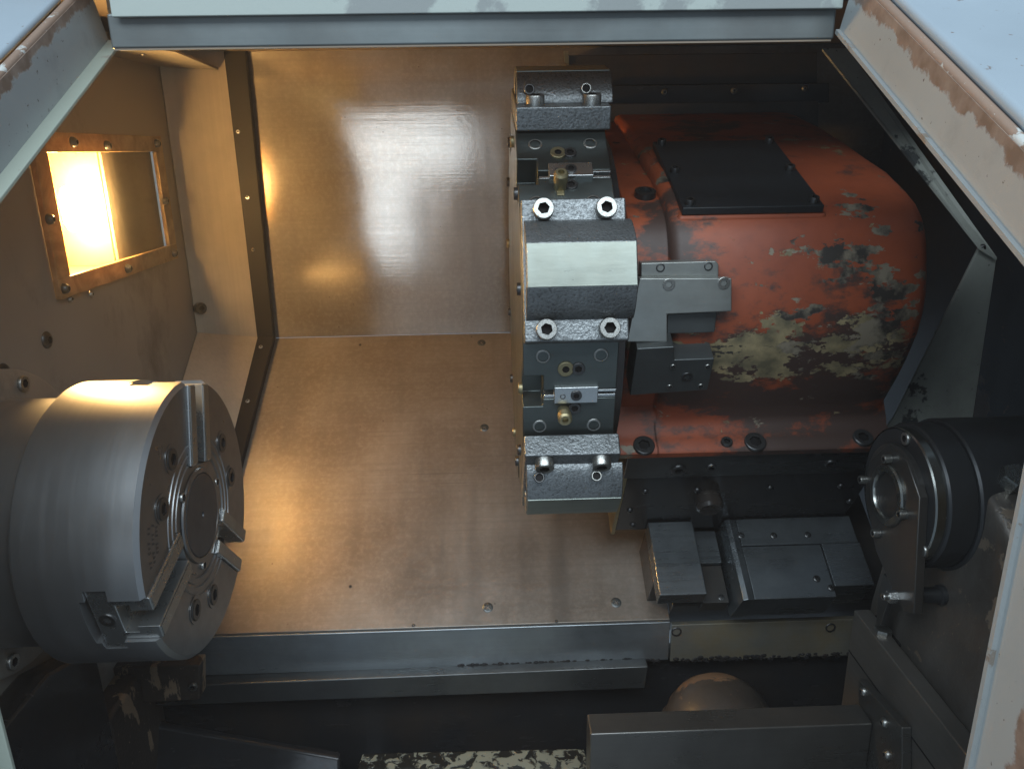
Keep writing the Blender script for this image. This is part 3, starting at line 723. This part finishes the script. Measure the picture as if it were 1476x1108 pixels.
fbox('lower_plate', SF, .2475, .2805, .4455, .494, .0225, .046, 'darkiron', ch, .001)
for q in ((1040, 860), (1032, 797)):
    X, u = spx(*q, .047); screw('cross', ch, SF(X, u, .046), SN, .004, .001, 'darkscrew')

# ------------------------------------------------------------------ tailstock
ts = thing('tailstock', 'dark cast tailstock with round flanged quill housing and bare steel base', 'tailstock', (.44, .6, .60))
TX = .3745
TFm = Fr(V((0, AX.y, AX.z)), Y1, Z1, X1)
lathe('quill_flange', TFm, [(.03, .3835), (.0625, .3835), (.0645, .3855), (.0645, .3925), (.067, .393), (.0685, .395), (.0685, .418), (.066, .420), (.03, .420)], 'tailblack', ts, 96)
lathe('flange_edge', TFm, [(.0637, .3832), (.0648, .3845), (.0650, .3925), (.0640, .3925)], 'tailring', ts, 96, closed=False)
lathe('barrel', TFm, [(.03, .419), (.0705, .419), (.072, .421), (.072, .60), (.03, .60)], 'tailblack', ts, 72)
lathe('quill_collar', TFm, [(.030, .3765), (.046, .3765), (.049, .3785), (.049, .3838), (.03, .3838)], 'tailplate', ts, 72)
lathe('quill_ring', TFm, [(.0215, .392), (.0215, .3735), (.0228, .3715), (.0285, .3715), (.030, .373), (.030, .3845)], 'tailring', ts, 64, closed=False)
lathe('quill_bore', TFm, [(.0214, .374), (.0195, .40), (0, .40)], 'tailplate', ts, 48, closed=False)
for q, kd in (((1307, 632), 'cap'), ((1332, 793), 'cap')):
    screw(kd, ts, onX(*q, .3835), -X1, .006, .003, 'screw')
arm_pts = [onX(x, y, TX+.0005) for x, y in ((1278, 641), (1307, 664), (1325, 717), (1317, 884), (1304, 883), (1281, 838), (1262, 792), (1247, 712), (1253, 664))]
arm = prism('arm_plate', arm_pts, (.0085, 0, 0), 'tailplate', ts, .0008)
cu = lathe('c', TFm, [(.0288, .35), (.0288, .41)], 'tailplate', ts, 40)
arm.modifiers.clear(); cut(arm, [cu], bevel=.0008)
for q in ((1283, 661), (1248, 691), (1305, 741), (1267, 768)): screw('cap', arm, onX(*q, TX), -X1, .0042, .007, 'screw')
pb = onX(1291, 859, TX)
lathe('stop_pin', Fr(pb, Y1, Z1, X1), [(0, .0085), (.0075, .0085), (.0075, .040), (.0095, .041), (.0095, .047), (0, .047)], 'tailblack', ts, 24)
screw('hexhead', arm, pb, -X1, .0062, .008, 'bright'); screw('plug', arm, pb-X1*.008, -X1, .0035, .005, 'screw', name='bolt_end')
prism('side_lug', [onX(x, y, .392) for x, y in ((1273, 826), (1283, 834), (1285, 850), (1268, 902), (1262, 900), (1266, 850))], (.006, 0, 0), 'tailplate', ts, .001)
# casting: loft of upright sections from the barrel down to the base
def ring_poly(yc, hy_f, hy_b, x0, x1, z, n=10, e=3.2):
    pts = []
    for i in range(4*n):
        a = 2*math.pi*i/(4*n); c, s = math.cos(a), math.sin(a)
        px = (abs(c)**(2/e))*(1 if c >= 0 else -1); py = (abs(s)**(2/e))*(1 if s >= 0 else -1)
        pts.append(V(((x0+x1)/2+px*(x1-x0)/2, yc+py*(hy_b if py >= 0 else hy_f), z)))
    return pts
secs = [(1.172, .651, .030, .06, .426, .60), (1.164, .651, .058, .06, .424, .60), (1.154, .651, .080, .065, .4225, .60), (1.142, .651, .098, .07, .422, .60), (1.125, .651, .113, .07, .4215, .60), (1.10, .651, .124, .07, .421, .60), (1.06, .651, .131, .075, .420, .60),
        (1.01, .651, .138, .08, .418, .60), (.96, .651, .146, .09, .4165, .61), (.90, .651, .160, .095, .4165, .615), (.60, .651, .175, .10, .4165, .615)]
vs, fs = [], []; n4 = 40
for z, yc, f_, b_, x0, x1 in secs: vs += ring_poly(yc, f_, b_, x0, x1, z, e=10)
for s in range(len(secs)-1):
    for i in range(n4):
        j = (i+1) % n4; fs.append([s*n4+i, s*n4+j, (s+1)*n4+j, (s+1)*n4+i])
fs += [list(range(n4)), list(range((len(secs)-1)*n4, len(secs)*n4))]
link_mesh('casting', vs, fs, 'tailcast', ts, smooth=60)
# clamp boss with its square-headed bolt
bp_ = V((.447, .594, 1.164))
lathe('clamp_boss', Fr(bp_, X1, V((0, .82, .57)), V((0, -.57, .82))), [(0, -.04), (.030, -.04), (.024, -.004), (.022, 0), (0, 0)], 'tailcast', ts, 32)
screw('hexhead', ts, bp_, (0, -.57, .82), .0125, .017, 'tailring')
# steel base side plate, split line, end plate
zb = .962
basep = prism('base_plate', [(.390, .712, zb), (.390, .40, zb-.005), (.390, .40, .60), (.390, .712, .60)], (.018, 0, 0), 'baseplate', ts, .0015)
fbox('split_line', Fr((.390, 0, 0), Y1, Z1, -X1), .40, .711, zb-.052, zb-.0505, 0, .0004, 'trim', basep)
prism('oily_ledge', [(.409, .70, zb-.012), (.409, .40, zb-.015), (.4155, .40, zb-.015), (.4155, .70, zb-.012)], (0, 0, -.02), 'rusty', ts)
prism('base_shelf', [(.392, .712, zb-.008), (.45, .712, zb-.008), (.45, .66, zb-.008), (.392, .66, zb-.008)], (0, 0, -.02), 'blackoil', ts)
screw('hexhead', ts, V((.402, .672, zb-.008)), Z1, .009, .012, 'screw')

# rectangular beam bolted to the tailstock base
bmE = .3795
pe = [onX(x, y, bmE) for x, y in ((1240, 1008), (1258, 1048))]
zbm = (pe[0].z+pe[1].z)/2; yb_, yf_ = pe[0].y, pe[1].y
xl = onZ(845, 1024, zbm).x
bm_ = thing('support_beam', 'dark rectangular steel beam bolted to the tailstock base', 'beam', ((xl+bmE)/2, yf_, zbm-.12))
fbox('beam_tube', Fr((0, 0, zbm), X1, Y1, Z1), xl, bmE, yf_, yb_, -.30, 0, 'beam', bm_, .002)
ep = prism('end_plate', [onX(x, y, bmE+.0005) for x, y in ((1237, 978), (1300, 1048), (1300, 1190), (1237, 1190))], (.0095, 0, 0), 'beam', bm_, .001)
for q in ((1245, 996), (1275, 1041), (1279, 1087)): screw('button', ep, onX(*q, bmE), -X1, .0052, .004, 'screw')

# ------------------------------------------------------------------ sump under the lip
sb = prism('lower_rail', [onY(160, 992, .80), onY(935, 960, .80), onY(930, 992, .80), onY(160, 1020, .80)], (0, .02, 0), 'slide', bevel=.002, origin=onY(550, 1000, .80))
tag(sb, 'oily iron rail running under the steel lip above the sump', 'rail')
lb = prism('rail_bracket', [onY(120, 964, .775), onY(288, 958, .775), onY(288, 1008, .775), onY(120, 1018, .775)], (0, .022, 0), 'rusty', bevel=.002, origin=onY(200, 1012, .775))
tag(lb, 'streaked rusty bracket under the chuck at the end of the rail', 'bracket')
screw('cap', lb, onY(279, 988, .775), -Y1, .005, .004, 'screw')
hx = onY(158, 1040, .70).x
hb = thing('headstock_base', 'rusty dark headstock base casting with black side plate below the chuck', 'casting', (-.46, .70, .60))
prism('casting_block', [(-.52, .70, .60), (hx, .70, .60), (hx, .70, .862), (-.52, .70, .862)], (0, .12, 0), 'rusty', hb, .006)
prism('side_plate', [(XW+.001, .36, .60), (XW+.001, .699, .60), (XW+.001, .699, .955), (XW+.001, .62, .985), (XW+.001, .36, .985)], (.03, 0, 0), 'blackoil', hb, .004)
def beads(name, parent, pts, mat):
    vs, fs = [], []
    for p, r in pts:
        b = len(vs)
        for k, (rr, zz) in enumerate(((1, 0), (.8, .45), (0.01, .7))):
            for i in range(7):
                a = 2*math.pi*i/7; vs.append(p+V((math.cos(a)*r*rr*1.5, -zz*r, math.sin(a)*r*rr)))
        for k in range(2):
            for i in range(7): fs.append([b+k*7+i, b+k*7+(i+1) % 7, b+(k+1)*7+(i+1) % 7, b+(k+1)*7+i])
    o = link_mesh(name, vs, fs, mat, parent); o['kind'] = 'stuff'; return o
beads('oil_beads', lip, [(V((random.uniform(-.05, .21), LF.y-.002, LF.z-.0575+random.uniform(-.002, .003))), random.uniform(.0008, .0026)) for _ in range(150)], 'blackoil')
beads('oil_beads', lr, [(V((random.uniform(.225, .48), LF.y, LF.z-.0610+random.uniform(-.002, .004))), random.uniform(.0008, .0030)) for _ in range(120)], 'blackoil')
dk = prism('sump_back_wall', [(-.55, .84, .60), (.62, .84, .60), (.62, .84, .826), (-.55, .84, .826)], (0, .01, 0), 'blackoil', origin=(0, .84, .6))
tag(dk, 'black oily back wall of the sump', 'wall', 'structure')
sf = prism('sump_floor', [(-.55, .30, .60), (.62, .30, .60), (.62, .84, .60), (-.55, .84, .60)], (0, 0, -.01), 'blackoil', origin=(0, .5, .6))
tag(sf, 'black oily floor of the chip sump', 'floor', 'structure')
rp = [onY(*q, y) for q, y in (((195, 1040), .80), ((490, 1092), .77))]
sl_ = prism('sump_deflector', [rp[0], rp[1], V((rp[1].x, rp[1].y-.05, .60)), V((rp[0].x, rp[0].y-.10, .60))], (.0, .012, .0), 'blackoil', bevel=.004, origin=V((rp[0].x, rp[0].y, .6)), segs=3)
tag(sl_, 'sloping black deflector sheet with a worn edge in the sump', 'deflector')
tz = .742
tr_ = [onZ(*q, tz) for q in ((522, 1084), (842, 1077))]
ty = prism('chip_tray', [tr_[0], tr_[1], V((tr_[1].x+.02, .55, tz)), V((tr_[0].x-.02, .55, tz))], (0, 0, -.142), 'tray', bevel=.003, origin=(0, .65, .6))
tag(ty, 'pale wet chip tray spattered with black oil in the sump', 'tray')
dc = V((.262, .742, .790))
dmn = thing('domed_cap', 'round domed iron cap rising behind the rectangular beam', 'cap', (dc.x, dc.y, .6))
lathe('dome', Fr(dc, X1, Y1, Z1), [(.0, .052), (.02, .050), (.038, .043), (.052, .031), (.062, .014), (.066, -.004), (.066, -.19)], 'dome', dmn, 48)
lathe('rim', Fr(dc, X1, Y1, Z1), [(.066, -.01), (.072, -.012), (.072, -.03), (.066, -.032)], 'darkiron', dmn, 48, closed=False)

# ------------------------------------------------------------------ machine cover with the door opening
KL, KR, KH = .86, .75, .75                                             # how near the two side covers and the header stand
XLo, XRo = -.362*KL, .366*KR
def set_side(K):                                                        # side view of the opening edge
    global A_, B_, C_, H, dA, nA
    A_ = (.846*K, 1.45+.108*K); B_ = (.476*K, 1.45-.098*K); C_ = (.470*K, .62); H = .052*K
    dA = V((B_[0]-A_[0], B_[1]-A_[1])).normalized(); nA = V((dA.y, -dA.x))
    if nA.y < 0: nA = -nA
set_side(KL)
def off(h):
    a = V(A_)+nA*h; c = V((C_[0]-h, C_[1]))
    t = (C_[0]-h-a.x)/dA.x; b = a+dA*t
    return a, b, c
def edge_rust(name, root, base, amount):
    t = NT(name)
    def dot(v, p0):
        n = t.n.new('ShaderNodeVectorMath'); n.operation = 'DOT_PRODUCT'; t.link(t.co, n.inputs[0]); n.inputs[1].default_value = v
        return t.math('SUBTRACT', n.outputs['Value'], V(v).dot(V(p0)-root))
    h = t.math('MAXIMUM', dot((0, nA.x, nA.y), (0, A_[0], A_[1])), dot((0, -1, 0), (0, C_[0], C_[1])))
    n1 = t.noise(38, 8, .7); n2 = t.noise(6, 5); n3 = t.noise(16, 8, .66, t.map(loc=(4, 2, 1)))
    hn = t.math('ADD', h, t.math('MULTIPLY', t.math('SUBTRACT', n1, .5), .030))
    m = t.ramp(hn, H*(1-amount)-.0012, H*(1-amount)+.0012)
    c = t.mix(t.ramp(n2, .3, .7), tuple(x*.84 for x in base), base)
    c = t.mix(t.ramp(n3, .56, .72, 0, .7), c, tuple(x*.62 for x in base))
    sp = t.ramp(t.noise(190, 3, .6), .68, .71)
    c = t.mix(sp, c, (.10, .085, .07))
    c = t.mix(m, c, t.mix(t.ramp(t.noise(70, 4), .35, .65), (.17, .115, .085), (.27, .205, .165)))
    t.set('Base Color', c); t.set('Roughness', t.math('ADD', t.math('MULTIPLY', m, .25), .44))
    t.bump(t.math('SUBTRACT', t.math('MULTIPLY', t.noise(200, 2), .4), m), .35, .0009)
    return t.m
def strip_mesh(name, X, h0, h1, th, mat, parent, bevel=.0):
    """side wall of the opening (in a plane of constant X) between two offsets of the edge line"""
    p0, p1 = off(h0), off(h1)
    vs = [V((X, p[0], p[1])) for p in p0]+[V((X, p[0], p[1])) for p in p1]
    n = len(vs); vs += [v+X1*th for v in vs]
    fs = [[0, 1, 4, 3], [1, 2, 5, 4], [6, 9, 10, 7], [7, 10, 11, 8], [0, 6, 7, 1], [1, 7, 8, 2], [3, 4, 10, 9], [4, 5, 11, 10], [0, 3, 9, 6], [2, 8, 11, 5]]
    return link_mesh(name, vs, fs, mat, parent, bevel)
def skin(name, X0, Xb, h, th, mat, parent, bevel=0):
    """sheet following the edge line at offset h, from X0 to Xb"""
    p0, p1 = off(h), off(h-th)
    vs = []
    for X in (X0, Xb):
        vs += [V((X, p[0], p[1])) for p in p0]+[V((X, p[0], p[1])) for p in p1]
    fs = [[0, 1, 7, 6], [1, 2, 8, 7], [3, 9, 10, 4], [4, 10, 11, 5], [0, 3, 4, 1], [1, 4, 5, 2], [6, 7, 10, 9], [7, 8, 11, 10], [0, 6, 9, 3], [2, 5, 11, 8]]
    return link_mesh(name, vs, fs, mat, parent, bevel)
YH = .846*KH; HL, HR = -.362*KH, .366*KH
lc = thing('left_cover', 'grey-blue machine cover beside the door opening, with pale inner lip', 'machine cover', (XLo-.2, .47, .62))
M['left_edge'] = edge_rust('worn_left_edge_paint', V((XLo-.2, .47, .62)), (.31, .335, .34), .16)
strip_mesh('side_wall', XLo-.012, 0.002, H, -.003, 'left_edge', lc)
skin('inner_lip', XLo-.0135, XLo, .0025, .003, 'lippaint', lc, .0008)
skin('edge_roll', XLo-.0195, XLo-.0125, H+.003, .007, 'rustline', lc, .003)
skin('outer_panel', XLo-.60, XLo-.020, H+.007, .006, 'cover', lc, .003)
set_side(KR)
rc = thing('right_cover', 'grey-blue machine cover with rust-lined rounded edge beside the tailstock', 'machine cover', (XRo+.2, .47, .62))
M['right_edge'] = edge_rust('worn_right_edge_paint', V((XRo+.2, .47, .62)), (.36, .385, .385), .24)
strip_mesh('side_wall', XRo, 0.0, H, .003, 'right_edge', rc)
skin('edge_roll', XRo+.0005, XRo+.008, H+.003, .007, 'rustline', rc, .003)
skin('outer_panel', XRo+.0065, XRo+.60, H+.009, .009, 'cover', rc, .005)
skin('inner_lip', XRo-.003, XRo+.0, .003, .003, 'framepaint', rc)
# header over the opening
hd = thing('door_header', 'brushed steel header bar under pale patched paint across the opening top', 'header', (0, YH, 1.53))
za, zc_ = onY(700, 64, YH).z, onY(700, 21, YH).z
prism('header_bar', [(HL-.010, YH, za), (HR-.003, YH, za), (HR-.003, YH, zc_+.004), (HL-.010, YH, zc_+.004)], (0, .015, 0), 'bar', hd, .002)
prism('painted_strip', [(HL-.003, YH-.003, zc_), (HR-.0015, YH-.003, zc_), (HR-.0015, YH-.003, zc_+.017), (HL-.003, YH-.003, zc_+.017)], (0, -.004, 0), 'headpaint', hd, .001)
prism('under_flange', [(HL-.008, YH+.001, za-.001), (HR-.005, YH+.001, za-.001), (HR-.005, YH+.04, za+.006), (HL-.008, YH+.04, za+.006)], (0, 0, .003), 'lampdark', hd)
set_side(KL); xh = HL-.008; y0 = YH+.017; y1 = A_[0]-.004; k = y1/y0    # cheek plate closing the corner behind the header
prism('cheek_plate', [(xh, y0, za+.004), (xh*k, y1, A_[1]+.004), (xh*k, y1, A_[1]+.04), (xh, y0, za+.04)], (-.002, 0, 0), 'framepaint', hd)
prism('corner_patch', [(XLo-.012, A_[0]+.006, A_[1]+.010), (XLo+.05, A_[0]+.006, A_[1]+.010), (XLo+.05, A_[0]+.006, A_[1]+.09), (XLo-.012, A_[0]+.006, A_[1]+.09)], (0, .003, 0), 'framepaint', hd)

# ------------------------------------------------------------------ coolant mist in the air
hz = prism('haze', [(-1.3, -.4, -.42), (1.3, -.4, -.42), (1.3, 1.6, -.42), (-1.3, 1.6, -.42)], (0, 0, 2.2), 'trim', origin=(0, 0, -.42))
hm = bpy.data.materials.new('coolant_mist'); hm.use_nodes = True; hn = hm.node_tree.nodes; hn.remove(hn['Principled BSDF'])
pv = hn.new('ShaderNodeVolumePrincipled'); pv.inputs['Color'].default_value = (.92, .93, .95, 1); pv.inputs['Density'].default_value = .028; pv.inputs['Anisotropy'].default_value = .35
hm.node_tree.links.new(pv.outputs[0], hn['Material Output'].inputs['Volume'])
hz.data.materials.clear(); hz.data.materials.append(hm)
tag(hz, 'thin pale coolant mist hanging inside the machine', 'haze', 'stuff')
